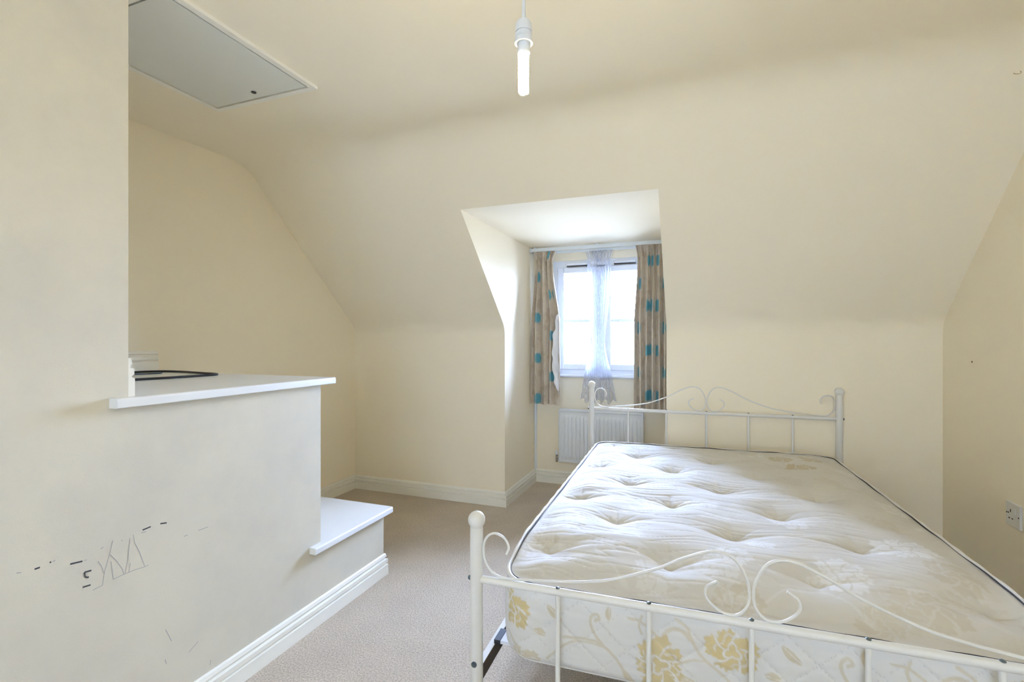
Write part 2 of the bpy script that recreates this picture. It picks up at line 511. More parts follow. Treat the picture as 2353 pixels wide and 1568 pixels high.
for i, s in enumerate(STROKES):
    w = 0.0021 if i in BOLD else (0.0009 if 8 <= i <= 14 else 0.0011)
    mb = MB()
    for (y0, z0), (y1, z1) in zip(s[:-1], s[1:]):
        L = math.hypot(y1 - y0, z1 - z0); ny, nz = -(z1 - z0) / L * w, (y1 - y0) / L * w
        mb.add([(XS + 0.0005, y0 + ny, z0 + nz), (XS + 0.0005, y0 - ny, z0 - nz), (XS + 0.0005, y1 - ny, z1 - nz), (XS + 0.0005, y1 + ny, z1 + nz)], [(0, 1, 2, 3)])
    obj('pencil_mark', mb, 'pencil' if i in BOLD else 'pencil_faint', wall_stairs)

# ------------------------------------------------------------------ skirting boards
SKIRT = [(0, 0), (0.018, 0), (0.018, 0.053), (0.010, 0.056), (0.010, 0.059), (0.0165, 0.064), (0.0165, 0.081), (0.0060, 0.085), (0.0060, 0.090), (0.0120, 0.095), (0.008, 0.108), (0.004, 0.112), (0, 0.112)]
def skirting(path, names, z0=0.0, closed_end=False):
    n = len(path)
    dirs = [(Vector(path[i + 1]) - Vector(path[i])).normalized() for i in range(n - 1)]
    nr = [Vector((d.y, -d.x)) for d in dirs]           # interior is to the right of travel
    off = []
    for i in range(n):
        if i == 0: off.append(nr[0])
        elif i == n - 1: off.append(nr[-1])
        else:
            m = nr[i - 1] + nr[i]; off.append(m / (m.dot(nr[i])))
    for i in range(n - 1):
        if names[i] is None:
            continue
        mb = MB(); k = len(SKIRT)
        vs = []
        for j in (i, i + 1):
            for d, z in SKIRT:
                p = Vector(path[j]) + off[j] * d
                vs.append((p.x, p.y, z0 + z))
        mb.add(vs, [(a, (a + 1) % k, k + (a + 1) % k, k + a) for a in range(k)] + [tuple(range(k - 1, -1, -1)), tuple(range(k, 2 * k))])
        struct(names[i], mb, 'skirting_gloss')
skirting([(XR, YREAR), (XS, YREAR), (XS, YT), (XL, YT), (XL, YK), (XD0, YK), (XD0, YD), (XD1, YD), (XD1, YK), (XR, YK), (XR, YREAR)],
         ['baseboard_rear', 'baseboard_stairs', 'baseboard_step', 'baseboard_left', 'baseboard_eaves_left', 'baseboard_dormer_left',
          'baseboard_dormer_back', 'baseboard_dormer_right', 'baseboard_eaves_right', 'baseboard_right'])
ZSH = 1.077
skirting([(XS, YSE), (XL, YSE), (XL, 1.79)], ['baseboard_shelf_end', 'baseboard_shelf_left'], z0=ZSH)

# ------------------------------------------------------------------ windows
def window(name, x0, x1, z0, z1, y_in, sgn, mull, bars, vents):
    """UPVC casement window; y_in = inner face, sgn = direction to the outside."""
    fy = sorted((y_in, y_in + sgn * 0.06))
    f = 0.05
    mb = MB()
    mb.box(x0, x0 + f, *fy, z0, z1); mb.box(x1 - f, x1, *fy, z0, z1)
    mb.box(x0 + f, x1 - f, *fy, z0, z0 + f); mb.box(x0 + f, x1 - f, *fy, z1 - f - 0.015, z1)
    xm = (x0 + x1) / 2
    mb.box(xm - mull / 2, xm + mull / 2, *fy, z0 + f, z1 - f)
    root = struct(name, mb, 'upvc')
    for a, b in ((x0 + f, xm - mull / 2), (xm + mull / 2, x1 - f)):
        sy = sorted((y_in - sgn * 0.012, y_in + sgn * 0.045)); s = 0.052
        zz0, zz1 = z0 + f - 0.008, z1 - f - 0.015 + 0.008
        m2 = MB()
        m2.box(a - 0.006, a + s, *sy, zz0, zz1, 0.006); m2.box(b - s, b + 0.006, *sy, zz0, zz1, 0.006)
        m2.box(a + s, b - s, *sy, zz0, zz0 + s, 0.006); m2.box(a + s, b - s, *sy, zz1 - s, zz1, 0.006)
        c = obj('casement', m2, 'upvc', root)
        for zb in bars:
            by = sorted((y_in + sgn * 0.012, y_in + sgn * 0.028))
            obj('glazing_bar', MB().box(a + s, b - s, *by, zb - 0.013, zb + 0.013, 0.003), 'upvc', c)
        py = sorted((y_in + sgn * 0.018, y_in + sgn * 0.022))
        obj('pane', MB().box(a + s - 0.004, b - s + 0.004, *py, zz0 + s - 0.004, zz1 - s + 0.004), 'window_glass', c)
        if vents:
            xc = (a + b) / 2
            vy = sorted((y_in - sgn * 0.026, y_in - sgn * 0.002))
            v = obj('trickle_vent', MB().box(xc - 0.090, xc + 0.090, *vy, z1 - 0.044, z1 - 0.022, 0.004), 'upvc', root)
            gy = sorted((y_in - sgn * 0.022, y_in - sgn * 0.001))
            obj('vent_slot', MB().box(xc - 0.088, xc + 0.088, *gy, z1 - 0.053, z1 - 0.0445), 'dark_gap', v)
    return root
win = window('window_1', WX0, WX1, WZ0, WZ1, YD + 0.015, 1, 0.07, [1.414], True)
obj('sill', MB().box(WX0 - 0.01, WX1 + 0.01, YD - 0.035, YD + 0.03, WZ0 - 0.022, WZ0 + 0.004, 0.008), 'upvc', win)
window('window_2', RX0, RX1, RZ0, RZ1, YREAR - 0.05, -1, 0.07, [], False)

# unseen blind, added over the rear window to spread soft fill light
root = thing('added_blind', 'unseen white blind added over the rear window to spread fill light', 'blind', ((RX0 + RX1) / 2, YREAR + 0.02, RZ1 + 0.02))
hw = (RX1 - RX0) / 2 + 0.02
obj('roller', MB().tube([(-hw, 0.01, 0), (0, 0.01, 0), (hw, 0.01, 0)], 0.018, 14), 'upvc', root, smooth=True)
obj('diffuser_sheet', MB().add([(-hw, -0.008, -0.005), (hw, -0.008, -0.005), (hw, -0.008, RZ0 - RZ1 - 0.05), (-hw, -0.008, RZ0 - RZ1 - 0.05)], [(0, 1, 2, 3)]), 'added_blind_fabric', root)
obj('bottom_bar', MB().box(-hw, hw, -0.014, -0.002, RZ0 - RZ1 - 0.07, RZ0 - RZ1 - 0.05, 0.003), 'upvc', root)

# ------------------------------------------------------------------ stair shelf and step boards
def nosed_board(name, label, x1, y0, y1, yin, zt, th, cat):
    """Painted board with a half-round nosing along its open edges; yin: where the wall it meets ends."""
    root = thing(name, label, cat, (x1 - 0.2, (y0 + y1) / 2, zt - th))
    off = root.location
    r = th / 2
    top = MB().box(XL, x1 - r, yin, y1 - r, zt - th, zt)
    obj('board', top, 'white_gloss', root, world_off=off)
    # nosing: quarter-round top edge swept along the front (x1) side, then round the end (y1) side
    prof = [(0, 0), (0, th)] + [(0.55 * r + 0.45 * r * math.sin(a), th - 0.6 * r + 0.6 * r * math.cos(a)) for a in [k * PI / 12 for k in range(7)]] + [(r, 0.15 * r), (r * 0.85, 0)]
    def sweep(path, caps):
        mb = MB(); k = len(prof); vs = []
        for (px, py), (ox, oy) in path:
            for d, z in prof:
                vs.append((px + ox * d, py + oy * d, zt - th + z))
        fs = []
        for i in range(len(path) - 1):
            fs += [(i * k + a, i * k + (a + 1) % k, (i + 1) * k + (a + 1) % k, (i + 1) * k + a) for a in range(k)]
        fs += [tuple(range(k)), tuple(reversed(range((len(path) - 1) * k, len(path) * k)))]
        return mb.add(vs, fs)
    xi = x1 - r
    path = [((xi, y0), (1, 0)), ((xi, y1 - r), (1, 0))]
    path += [((xi, y1 - r), (math.cos(a), math.sin(a))) for a in [k * PI / 16 for k in range(1, 8)]]
    path += [((xi, y1 - r), (0, 1)), ((XL, y1 - r), (0, 1))]
    obj('nosing', sweep(path, True), 'white_gloss', root, smooth=True, world_off=off)
    if yin > y0:
        obj('return_end', MB().box(XS, xi, y0, yin, zt - th, zt), 'white_gloss', root, world_off=off)
    return root
nosed_board('stair_shelf', 'white gloss painted shelf board capping the boxed stair enclosure, with black cable on it', -1.525, 0.900, 1.80, YSE, ZSH, 0.028, 'shelf')
nosed_board('step_board', 'low white gloss painted board on the small step beside the carpet', -1.525, 1.668, 2.245, YB, 0.352, 0.028, 'shelf')

# ------------------------------------------------------------------ cables on the shelf
zc = ZSH + 0.0055
pts = [(-2.66, 1.50), (-2.655, 1.60), (-2.655, 1.70), (-2.60, 1.755), (-2.501, 1.765), (-2.301, 1.729), (-2.16, 1.70), (-2.115, 1.665), (-2.12, 1.60), (-2.125, 1.51), (-2.128, 1.44), (-2.145, 1.38), (-2.151, 1.31), (-2.16, 1.2), (-2.2, 1.05)]
o = obj('black_cable', MB().tube(catmull([(x, y, zc) for x, y in pts], 6), 0.0052, 8), 'dark_rubber', smooth=True)
tag(o, 'thick black cable lying in a loop on the white stair shelf', 'cable')
pts = [(-2.60, 1.15), (-2.57, 1.40), (-2.53, 1.56), (-2.50, 1.62), (-2.49, 1.66), (-2.52, 1.69)]
o = obj('thin_cable', MB().tube(catmull([(x, y, ZSH + 0.0035) for x, y in pts], 6), 0.003, 8), 'blue_cable', smooth=True)
tag(o, 'thin dark blue cable beside the thick black loop on the shelf', 'cable')

# ------------------------------------------------------------------ loft hatch
hx0, hx1, hy0, hy1 = -2.150, -1.612, 1.085, 1.702
root = thing('loft_hatch', 'grey square loft hatch with white frame set in the ceiling', 'hatch', ((hx0 + hx1) / 2, (hy0 + hy1) / 2, ZC))
off = root.location
g = 0.009
mb = MB(); w = 0.034; zb = ZC - 0.014
for (a, b, c, d) in ((hx0 - w, hx0 - g, hy0 - w, hy1 + w), (hx1 + g, hx1 + w, hy0 - w, hy1 + w), (hx0 - g, hx1 + g, hy0 - w, hy0 - g), (hx0 - g, hx1 + g, hy1 + g, hy1 + w)):
    mb.box(a, b, c, d, zb, ZC - 0.0005)
obj('frame', mb, 'hatch_frame', root, world_off=off)
obj('door', MB().box(hx0, hx1, hy0, hy1, ZC - 0.012, ZC - 0.0015), 'hatch_panel', root, world_off=off)
mb = MB().box(hx0 - g, hx1 + g, hy0 - g, hy1 + g, ZC - 0.0014, ZC - 0.0006)
obj('gap', mb, 'dark_gap', root, world_off=off)
obj('latch', MB().lathe([(0.009, ZC - 0.016), (0.011, ZC - 0.0145), (0.011, ZC - 0.0122)], -1.865, 1.655, 14), 'dark_rubber', root, world_off=off)

# ------------------------------------------------------------------ pendant lamp
LX, LY = -0.374, 1.066
root = thing('pendant_lamp', 'bare stick bulb glowing in a white pendant lamp holder', 'lamp', (LX, LY, ZC))
def at_lamp(prof, name, mat, n=24):
    return obj(name, MB().lathe([(r, z - ZC) for r, z in prof], 0, 0, n), mat, root, smooth=True, auto=35)
at_lamp([(0.012, 2.335), (0.036, 2.342), (0.040, 2.350), (0.040, 2.3695)], 'ceiling_rose', 'lamp_plastic')
obj('cord', MB().tube([(0, 0, -0.03), (0.002, 0, -0.15), (0, 0, -0.33), (0, 0, -0.395)], [0.0032, 0.0032, 0.0034, 0.0050], 10), 'lamp_plastic', root, smooth=True)
zt = 1.975
hold = at_lamp([(0.005, zt + 0.004), (0.014, zt), (0.0185, zt - 0.008), (0.0195, zt - 0.022), (0.0195, zt - 0.026)], 'lamp_holder', 'lamp_plastic')
def sub(prof, name, mat, par, n=24):
    return obj(name, MB().lathe([(r, z - ZC) for r, z in prof], 0, 0, n), mat, par, smooth=True, auto=35)
sub([(0.0165, zt - 0.026), (0.0165, zt - 0.030)], 'holder_groove', 'lamp_plastic', hold)
sub([(0.0195, zt - 0.030), (0.0200, zt - 0.036), (0.0188, zt - 0.038), (0.0203, zt - 0.041), (0.0203, zt - 0.046), (0.0208, zt - 0.0465), (0.0208, zt - 0.052), (0.016, zt - 0.052)], 'shade_ring', 'lamp_plastic', hold)
at_lamp([(0.0135, zt - 0.050), (0.0135, zt - 0.058), (0.0145, zt - 0.060), (0.0145, zt - 0.074), (0.0135, zt - 0.076)], 'bulb_base', 'lamp_plastic')
mb = MB()
for k in range(3):
    a = 2 * PI * k / 3 + 0.3
    cx_, cy_ = 0.0068 * math.cos(a), 0.0068 * math.sin(a)
    tx, ty = -math.sin(a) * 0.0052, math.cos(a) * 0.0052
    z0, z1 = zt - 0.076 - ZC, zt - 0.158 - ZC
    p = [(cx_ + tx, cy_ + ty, z0), (cx_ + tx, cy_ + ty, (z0 + z1) / 2), (cx_ + tx, cy_ + ty, z1)]
    p += [(cx_ + tx * math.cos(b), cy_ + ty * math.cos(b), z1 - 0.0052 * math.sin(b)) for b in [j * PI / 6 for j in range(1, 6)]]
    p += [(cx_ - tx, cy_ - ty, z1), (cx_ - tx, cy_ - ty, (z0 + z1) / 2), (cx_ - tx, cy_ - ty, z0)]
    mb.tube(p, 0.0048, 10)
obj('bulb_tubes', mb, 'lit_tube', root, smooth=True)

# ------------------------------------------------------------------ bed frame
BX, BY, BTH = 0.1238, 1.342, 0.0359
BL, BW = 2.037, 0.7327
bed = thing('bed_frame', 'cream painted metal double bed frame with scrolls and ball-topped posts', 'bed', (BX, BY, 0), BTH)
SCROLL = [(-0.640, 0.625 - .542), (-0.633, 0.648 - .542), (-0.648, 0.672 - .542), (-0.678, 0.681 - .542), (-0.702, 0.665 - .542), (-0.711, 0.632 - .542), (-0.703, 0.592 - .542), (-0.675, 0.562 - .542), (-0.63, 0.5565 - .542),
          (-0.528, 0.566 - .542), (-0.430, 0.579 - .542), (-0.347, 0.597 - .542), (-0.234, 0.641 - .542), (-0.148, 0.687 - .542), (-0.086, 0.709 - .542), (-0.040, 0.698 - .542), (-0.012, 0.655 - .542), (-0.0045, 0.613 - .542),
          (-0.012, 0.579 - .542), (-0.036, 0.5575 - .542), (-0.072, 0.562 - .542), (-0.103, 0.590 - .542), (-0.103, 0.617 - .542), (-0.078, 0.635 - .542)]
def end_frame(v, zr, zball, zlow):
    for s in (-1, 1):
        p = obj('post', MB().lathe([(0.0, 0.001), (0.018, 0.001), (0.019, 0.003), (0.019, zball - 0.046)], s * BW, v, 24), 'frame_metal', bed, smooth=True)
        rb = 0.0255; zc_ = zball - rb
        obj('finial', MB().lathe([(0.0185, zball - 0.0465)] + [(rb * math.cos(a), zc_ + rb * math.sin(a)) for a in [(-0.72 + k * (PI / 2 + 0.70) / 14) for k in range(15)]], s * BW, v, 24), 'frame_metal', p, smooth=True, auto=60)
        # dome nut on the outside of the rail joint, bolt facing the foot of the bed
        from mathutils import Matrix
        b = MB().lathe([(0.0075, 0), (0.0075, 0.003), (0.005, 0.007), (0.001, 0.008)], 0, 0, 12)
        b.move((s * (BW + 0.0185), v, zr), Matrix.Rotation(s * PI / 2, 3, 'Y'))
        obj('dome_nut', b, 'bolt_steel', p, smooth=True)
        b = MB().lathe([(0.0085, 0), (0.0085, 0.0025), (0.0055, 0.0028), (0.0052, 0.006), (0.001, 0.0062)], 0, 0, 14)
        sg = -1 if v < 1 else 1
        b.move((s * BW, v + sg * 0.0185, 0.300), Matrix.Rotation(-sg * PI / 2, 3, 'X'))
        obj('bolt', b, 'bolt_steel', p, smooth=True)
    obj('top_rail', MB().tube([(-BW + 0.015, v, zr), (0, v, zr), (BW - 0.015, v, zr)], 0.011, 16), 'frame_metal', bed, smooth=True)
    obj('lower_rail', MB().tube([(-BW + 0.015, v, zlow), (0, v, zlow), (BW - 0.015, v, zlow)], 0.009, 14), 'frame_metal', bed, smooth=True)
    for k in range(1, 6):
        u = -BW + 2 * BW * k / 6
        sp = obj('spindle', MB().tube([(u, v, zlow), (u, v, (zlow + zr) / 2), (u, v, zr - 0.005)], 0.0068, 14), 'frame_metal', bed, smooth=True)
        obj('rivet', MB().lathe([(0.0062, zr + 0.0095), (0.0062, zr + 0.0115), (0.0036, zr + 0.0135), (0.0008, zr + 0.0138)], u, v, 12), 'bolt_steel', sp, smooth=True)
    for s in (-1, 1):
        pth = [(-s * u if s > 0 else u, v, zr + dz) for u, dz in SCROLL]
        obj('scroll', MB().tube(catmull(pth, 7), 0.0036, 10), 'frame_metal', bed, smooth=True)
end_frame(0.0, 0.542, 0.740, 0.16)
end_frame(BL, 0.778, 0.965, 0.36)
for s in (-1, 1):
    a, b = sorted((s * (BW - 0.030), s * (BW - 0.004)))
    xin, xout = (s * (BW - 0.012), s * (BW - 0.008))
    mb = MB().box(min(xin, xout), max(xin, xout), 0.019, BL - 0.019, 0.235, 0.280)
    sr = obj('side_rail', mb, 'rail_brown', bed)
    lo, hi = sorted((s * (BW - 0.0125), s * (BW + 0.006)))
    obj('rail_flange', MB().box(lo, hi, 0.022, BL - 0.022, 0.2802, 0.2832), 'frame_metal', sr)
for k in range(14):
    v = 0.150 + k * (BL - 0.30) / 13
    sl_ = obj('slat', MB().box(-BW + 0.030, BW - 0.030, v - 0.028, v + 0.028, 0.2835, 0.2935), 'slat_white', bed)
    for s in (-1, 1):
        lo, hi = sorted((s * (BW - 0.030), s * (BW - 0.010)))
        obj('slat_holder', MB().box(lo, hi, v - 0.032, v + 0.032, 0.2834, 0.2965), 'dark_rubber', sl_)

# ------------------------------------------------------------------ mattress
def polyline_d(X, Y, pts):
    d = np.full(X.shape, 9.0)
    for (x0, y0), (x1, y1) in zip(pts[:-1], pts[1:]):
        dx, dy = x1 - x0, y1 - y0; L = dx * dx + dy * dy
        t = np.clip(((X - x0) * dx + (Y - y0) * dy) / L, 0, 1)
        d = np.minimum(d, np.hypot(X - x0 - t * dx, Y - y0 - t * dy))
    return d
def smooth_pts(p):
    return [(q.x, q.y) for q in catmull([(a, b, 0) for a, b in p], 4)]
def sstep(a, b, x):
    t = np.clip((x - a) / (b - a), 0, 1); return t * t * (3 - 2 * t)
def flower(X, Y, cx, cy, R, rot, k=5):
    """Serrated peony-like motif: filled petals with pale swirls cut out."""
    dx, dy = X - cx, Y - cy
    r = np.hypot(dx, dy) / R; a = np.arctan2(dy, dx) + rot
    edge = 0.66 + 0.24 * np.abs(np.cos(k * a / 2 + 0.9 * r)) ** 0.6 + 0.05 * np.cos(23 * a) + 0.04 * np.cos(11 * a + 2) + 0.13 * np.sin(2 * a + 1)
    fill = 1 - sstep(-0.03, 0.03, r - edge)
    veins = 0.5 + 0.5 * np.cos(k * a + 5 * r)
    cut = sstep(0.93, 0.98, veins) * sstep(0.18, 0.35, r) * (1 - sstep(0.75, 0.9, r))
    cut = np.maximum(cut, (1 - sstep(0.035, 0.06, np.abs(r - 0.26 - 0.09 * np.cos(3 * a)))) * 0.9)
    cut = np.maximum(cut, (1 - sstep(0.025, 0.045, np.abs(r - 0.55 - 0.10 * np.cos(k * a + 1)))) * 0.7 * (np.cos(2 * a + rot) > -0.3))
    return np.clip(fill - cut, 0, 1)
def leaf(X, Y, x0, y0, x1, y1, w):
    dx, dy = x1 - x0, y1 - y0; L = math.hypot(dx, dy)
    t = ((X - x0) * dx + (Y - y0) * dy) / (L * L); n = (-(X - x0) * dy + (Y - y0) * dx) / L
    wid = w * np.sin(np.pi * np.clip(t, 0, 1)) ** 0.7
    inside = (t > 0) & (t < 1)
    f = np.where(inside, 1 - sstep(-0.001, 0.0015, np.abs(n + 0.3 * w * np.sin(3 * t)) - wid), 0)
    return f * (1 - 0.8 * (1 - sstep(0.0006, 0.0016, np.abs(n))))
STEMS = [([(-0.55, 0.33), (-0.486, 0.39), (-0.436, 0.401), (-0.387, 0.399)], .003), ([(-0.50, 0.404), (-0.424, 0.410), (-0.387, 0.399), (-0.351, 0.368), (-0.328, 0.331), (-0.300, 0.29)], .0035),
         ([(-0.387, 0.399), (-0.412, 0.429), (-0.424, 0.457), (-0.42, 0.476), (-0.406, 0.481), (-0.400, 0.470), (-0.410, 0.465)], .0036),
         ([(-0.322, 0.487), (-0.287, 0.482), (-0.247, 0.454)], .0028), ([(-0.285, 0.498), (-0.293, 0.475), (-0.286, 0.452)], .0032),
         ([(-0.197, 0.504), (-0.169, 0.486), (-0.164, 0.47), (-0.137, 0.424), (-0.084, 0.384), (-0.03, 0.33)], .0036),
         ([(-0.222, 0.470), (-0.202, 0.480), (-0.180, 0.476), (-0.164, 0.460)], .0042), ([(-0.197, 0.388), (-0.159, 0.408), (-0.126, 0.412)], .0028)]
LEAVES = [(-0.372, 0.508, -0.374, 0.470, .008), (-0.55, 0.485, -0.505, 0.448, .010), (-0.334, 0.345, -0.302, 0.296, .010), (-0.55, 0.40, -0.59, 0.405, .010),
          (-0.19, 0.36, -0.145, 0.345, .010), (-0.235, 0.43, -0.225, 0.47, .009)]
PER = 0.60
def motif(U, Hh):
    """Damask pattern of the ticking; repeats every 0.6 m along U and 0.27 m along Hh (H measured like the border height)."""
    g = np.zeros(U.shape)
    X = np.mod(U + 0.66 + 0.10, PER) - 0.66 - 0.10
    for off in (-PER, 0, PER):
        Xo = X + off
        for p, w in STEMS:
            g = np.maximum(g, 0.48 * (1 - sstep(w * 0.8, w * 1.4, polyline_d(Xo, Hh, smooth_pts(p)))))
        for l_ in LEAVES:
            g = np.maximum(g, 0.6 * leaf(Xo, Hh, *l_))
        g = np.maximum(g, 0.95 * flower(Xo, Hh, -0.062, 0.448, 0.066, 0.5))
        g = np.maximum(g, 0.90 * flower(Xo, Hh, -0.240, 0.378, 0.078, 1.9, 7))
        g = np.maximum(g, 0.55 * flower(Xo, Hh, -0.02, 0.305, 0.055, 0.2))
    return g
def vnoise(X, Y, sx, sy, seed):
    r = np.random.default_rng(seed); N = 64
    G = r.normal(size=(N, N))
    x, y = X / sx, Y / sy
    xi, yi = np.floor(x).astype(int), np.floor(y).astype(int)
    fx, fy = x - xi, y - yi
    fx, fy = fx * fx * (3 - 2 * fx), fy * fy * (3 - 2 * fy)
    g = lambda a, b: G[np.mod(a, N), np.mod(b, N)]
    return (g(xi, yi) * (1 - fx) + g(xi + 1, yi) * fx) * (1 - fy) + (g(xi, yi + 1) * (1 - fx) + g(xi + 1, yi + 1) * fx) * fy

MU, MV0, MV1 = 0.673, 0.040, 1.965
MVC, ML = (MV0 + MV1) / 2, (MV1 - MV0) / 2
RC = 0.10                                   # plan corner radius
TUFTS = [(u, v) for v in (0.235, 0.75, 1.305, 1.87) for u in (-0.565, -0.195, 0.195, 0.580)] + [(u, v) for v in (0.50, 1.015, 1.575) for u in (-0.385, 0.008, 0.378)]
def edge_z(v):
    return 0.567 - 0.040 * (1 - sstep(MV0, MV0 + 0.30, v))
def make_mattress():
    root = thing('mattress', 'buttoned double mattress in cream and gold floral damask ticking', 'mattress', (BX, BY, 0.294), BTH)
    nu, nv = 430, 460
    a = np.linspace(-1, 1, nu + 1); b = np.linspace(-1, 1, nv + 1)
    A, B = np.meshgrid(a, b)                                     # rows: b, cols: a
    U, V = A * MU, B * ML
    # pull the corners in to the rounded outline
    qx, qy = np.abs(U) - (MU - RC), np.abs(V) - (ML - RC)
    # ratio of rounded boundary to square boundary along the corner direction
    m = np.maximum(np.abs(A), np.abs(B))
    with np.errstate(divide='ignore', invalid='ignore'):
        bx, by = np.where(m > 0, U / m, 0), np.where(m > 0, V / m, 0)     # point on the square boundary
    cx_, cy_ = np.abs(bx) - (MU - RC), np.abs(by) - (ML - RC)
    corner = (cx_ > 0) & (cy_ > 0)
    rr = np.hypot(cx_, cy_)
    fx = np.where(corner, (MU - RC) + cx_ / np.maximum(rr, 1e-9) * RC, np.abs(bx)) * np.sign(bx)
    fy = np.where(corner, (ML - RC) + cy_ / np.maximum(rr, 1e-9) * RC, np.abs(by)) * np.sign(by)
    k = m ** 10
    U = U * (1 - k) + fx * m * k
    V = V * (1 - k) + fy * m * k + MVC
    # distance to the edge (approx.)
    ed = np.minimum(MU - np.abs(U), ML - np.abs(V - MVC))
    qx, qy = np.abs(U) - (MU - RC), np.abs(V - MVC) - (ML - RC)
    ed = np.where((qx > 0) & (qy > 0), np.minimum(ed, RC - np.hypot(qx, qy)), ed)
    ed = np.clip(ed, 0, None)
    Z = edge_z(V) + 0.024 * sstep(0.0, 0.13, ed)
    amp = sstep(0.0, 0.05, ed)
    for i, (tu, tv) in enumerate(TUFTS):
        du, dv = U - tu, V - tv
        r = np.hypot(du, dv * 1.15)
        dep = 0.030 + 0.006 * math.sin(i * 2.3)
        Z -= amp * (0.55 * dep * np.exp(-r / 0.030) + 0.60 * dep * np.exp(-(r / 0.095) ** 2))
        kk = 0.20 + 0.10 * math.sin(i * 1.7)
        dl = dv - kk * np.abs(du) + 0.25 * du * du
        Z -= amp * 0.0065 * np.exp(-np.abs(dl) / 0.009) * np.exp(-(np.abs(du) / 0.13) ** 2)
        dl2 = dv - (kk + .55) * np.abs(du)
        Z -= amp * 0.0040 * np.exp(-np.abs(dl2) / 0.007) * np.exp(-(np.abs(du) / 0.06) ** 2)
        # short vertical crease behind the button
        Z -= amp * 0.004 * np.exp(-np.abs(du + 0.1 * dv) / 0.007) * np.exp(-((dv - 0.04) / 0.05) ** 2)
    n1 = vnoise(U + 0.15 * np.sin(V * 9), V + 0.02 * np.sin(U * 14), 0.16, 0.020, 1)
    n2 = vnoise(U, V + 0.03 * np.sin(U * 9 + 1), 0.24, 0.035, 2)
    n3 = vnoise(U, V, 0.11, 0.11, 3)
    ridge = -np.exp(-np.abs(n1) / 0.16)
    wr = 0.75 + 0.5 * sstep(0.4, -0.5, U) + 0.3 * sstep(0.5, 1.6, V)
    Z += amp * wr * (0.0022 * ridge + 0.0009 * n2 + 0.0020 * n3)
    nt = (nu + 1) * (nv + 1)
    top = np.stack([U.ravel(), V.ravel(), Z.ravel()], 1)
    idx = np.arange(nt).reshape(nv + 1, nu + 1)
    q = np.stack([idx[:-1, :-1], idx[:-1, 1:], idx[1:, 1:], idx[1:, :-1]], -1).reshape(-1, 4)
    per = np.concatenate([idx[0, :-1], idx[:-1, -1], idx[-1, :0:-1], idx[:0:-1, 0]])       # counter-clockwise
    P = top[per]; n = len(per)
    nrm = np.stack([np.roll(P[:, 1], -1) - np.roll(P[:, 1], 1), -(np.roll(P[:, 0], -1) - np.roll(P[:, 0], 1))], 1)
    nrm /= np.linalg.norm(nrm, axis=1)[:, None]
    arc = np.concatenate([[0], np.cumsum(np.hypot(*np.diff(P[:, :2], axis=0).T))])
    S = arc - MU                                        # along the front this is about u
    rows = 64
    ZB_ = 0.296
    side, sS, sH = [], [], []
    for j in range(1, rows + 1):
        t = j / rows
        z = P[:, 2] * (1 - t) + ZB_ * t
        bulge = 0.014 * np.sin(np.pi * t) ** 0.6 - 0.004 * (t > 0.97)
        hn = z
        c1 = np.mod(S + 1.15 * hn, 0.13); c2 = np.mod(S - 1.15 * hn, 0.13)
        gr = np.exp(-np.minimum(c1, 0.13 - c1) / 0.004) + np.exp(-np.minimum(c2, 0.13 - c2) / 0.004)
        wv = vnoise(S, hn, 0.10, 0.014, 7)
        off = bulge - 0.0028 * np.clip(gr, 0, 1) * np.sin(np.pi * t) + 0.0009 * wv * np.sin(np.pi * t)
        under = 0.022 * max(0.0, (t - 0.86) / 0.14) ** 2
        xy = P[:, :2] + nrm * (off - under)[:, None]
        side.append(np.column_stack([xy, z])); sS.append(S); sH.append(z)
    side = np.concatenate(side); sS = np.concatenate(sS); sH = np.concatenate(sH)
    V_all = np.concatenate([top, side])
    quads = [q]
    prev = per
    for j in range(rows):
        cur = nt + j * n + np.arange(n)
        quads.append(np.stack([prev, cur, np.roll(cur, -1), np.roll(prev, -1)], -1))
        prev = cur
    quads = np.concatenate(quads)
    bottom = prev[::-1]
    # attributes
    gold = np.zeros(len(V_all)); pale = np.zeros(len(V_all)); stitch = np.zeros(len(V_all))
    gold[nt:] = motif(sS, sH)
    c1 = np.mod(sS + 1.15 * sH, 0.13); c2 = np.mod(sS - 1.15 * sH, 0.13)
    dash1 = (np.mod(sS - sH, 0.011) < 0.0065); dash2 = (np.mod(sS + sH, 0.011) < 0.0065)
    stitch[nt:] = 0.5 * np.maximum((np.minimum(c1, 0.13 - c1) < 0.0012) * dash1, (np.minimum(c2, 0.13 - c2) < 0.0012) * dash2)
    Uf, Vf = U.ravel(), V.ravel()
    tg = motif(Uf + 0.31 * np.floor((Vf - 0.07) / 0.27), np.mod(Vf - 0.07, 0.27) + 0.285)
    zone = sstep(-0.15, 0.35, vnoise(Uf, Vf, 0.22, 0.22, 21))
    gold[:nt] = 0.13 * tg * (1 - zone)
    pale[:nt] = 0.40 * tg * zone
    stitch[:nt] = 0.0
    for (fu, fv, R, st) in ((0.36, 1.70, 0.065, .55), (0.43, 1.57, 0.075, .6), (0.52, 1.74, 0.07, .5), (0.56, 0.36, 0.085, .26), (0.42, 0.17, 0.085, .24), (0.30, 0.10, 0.06, .2), (-0.02, 0.11, 0.07, .24), (-0.60, 0.29, 0.05, .25)):
        gold[:nt] = np.maximum(gold[:nt], st * flower(Uf, Vf, fu, fv, R, fu * 9))
    for (fu, fv, R) in ((0.20, 0.66, 0.075), (0.50, 0.52, 0.09), (0.27, 0.28, 0.085), (-0.03, 0.29, 0.075), (0.08, 0.43, 0.045)):
        pale[:nt] = np.maximum(pale[:nt], 0.55 * flower(Uf, Vf, fu, fv, R, fu * 7, 7))
    off = np.array([0, 0, 0.294])
    me = bpy.data.meshes.new('cover')
    nq = len(quads)
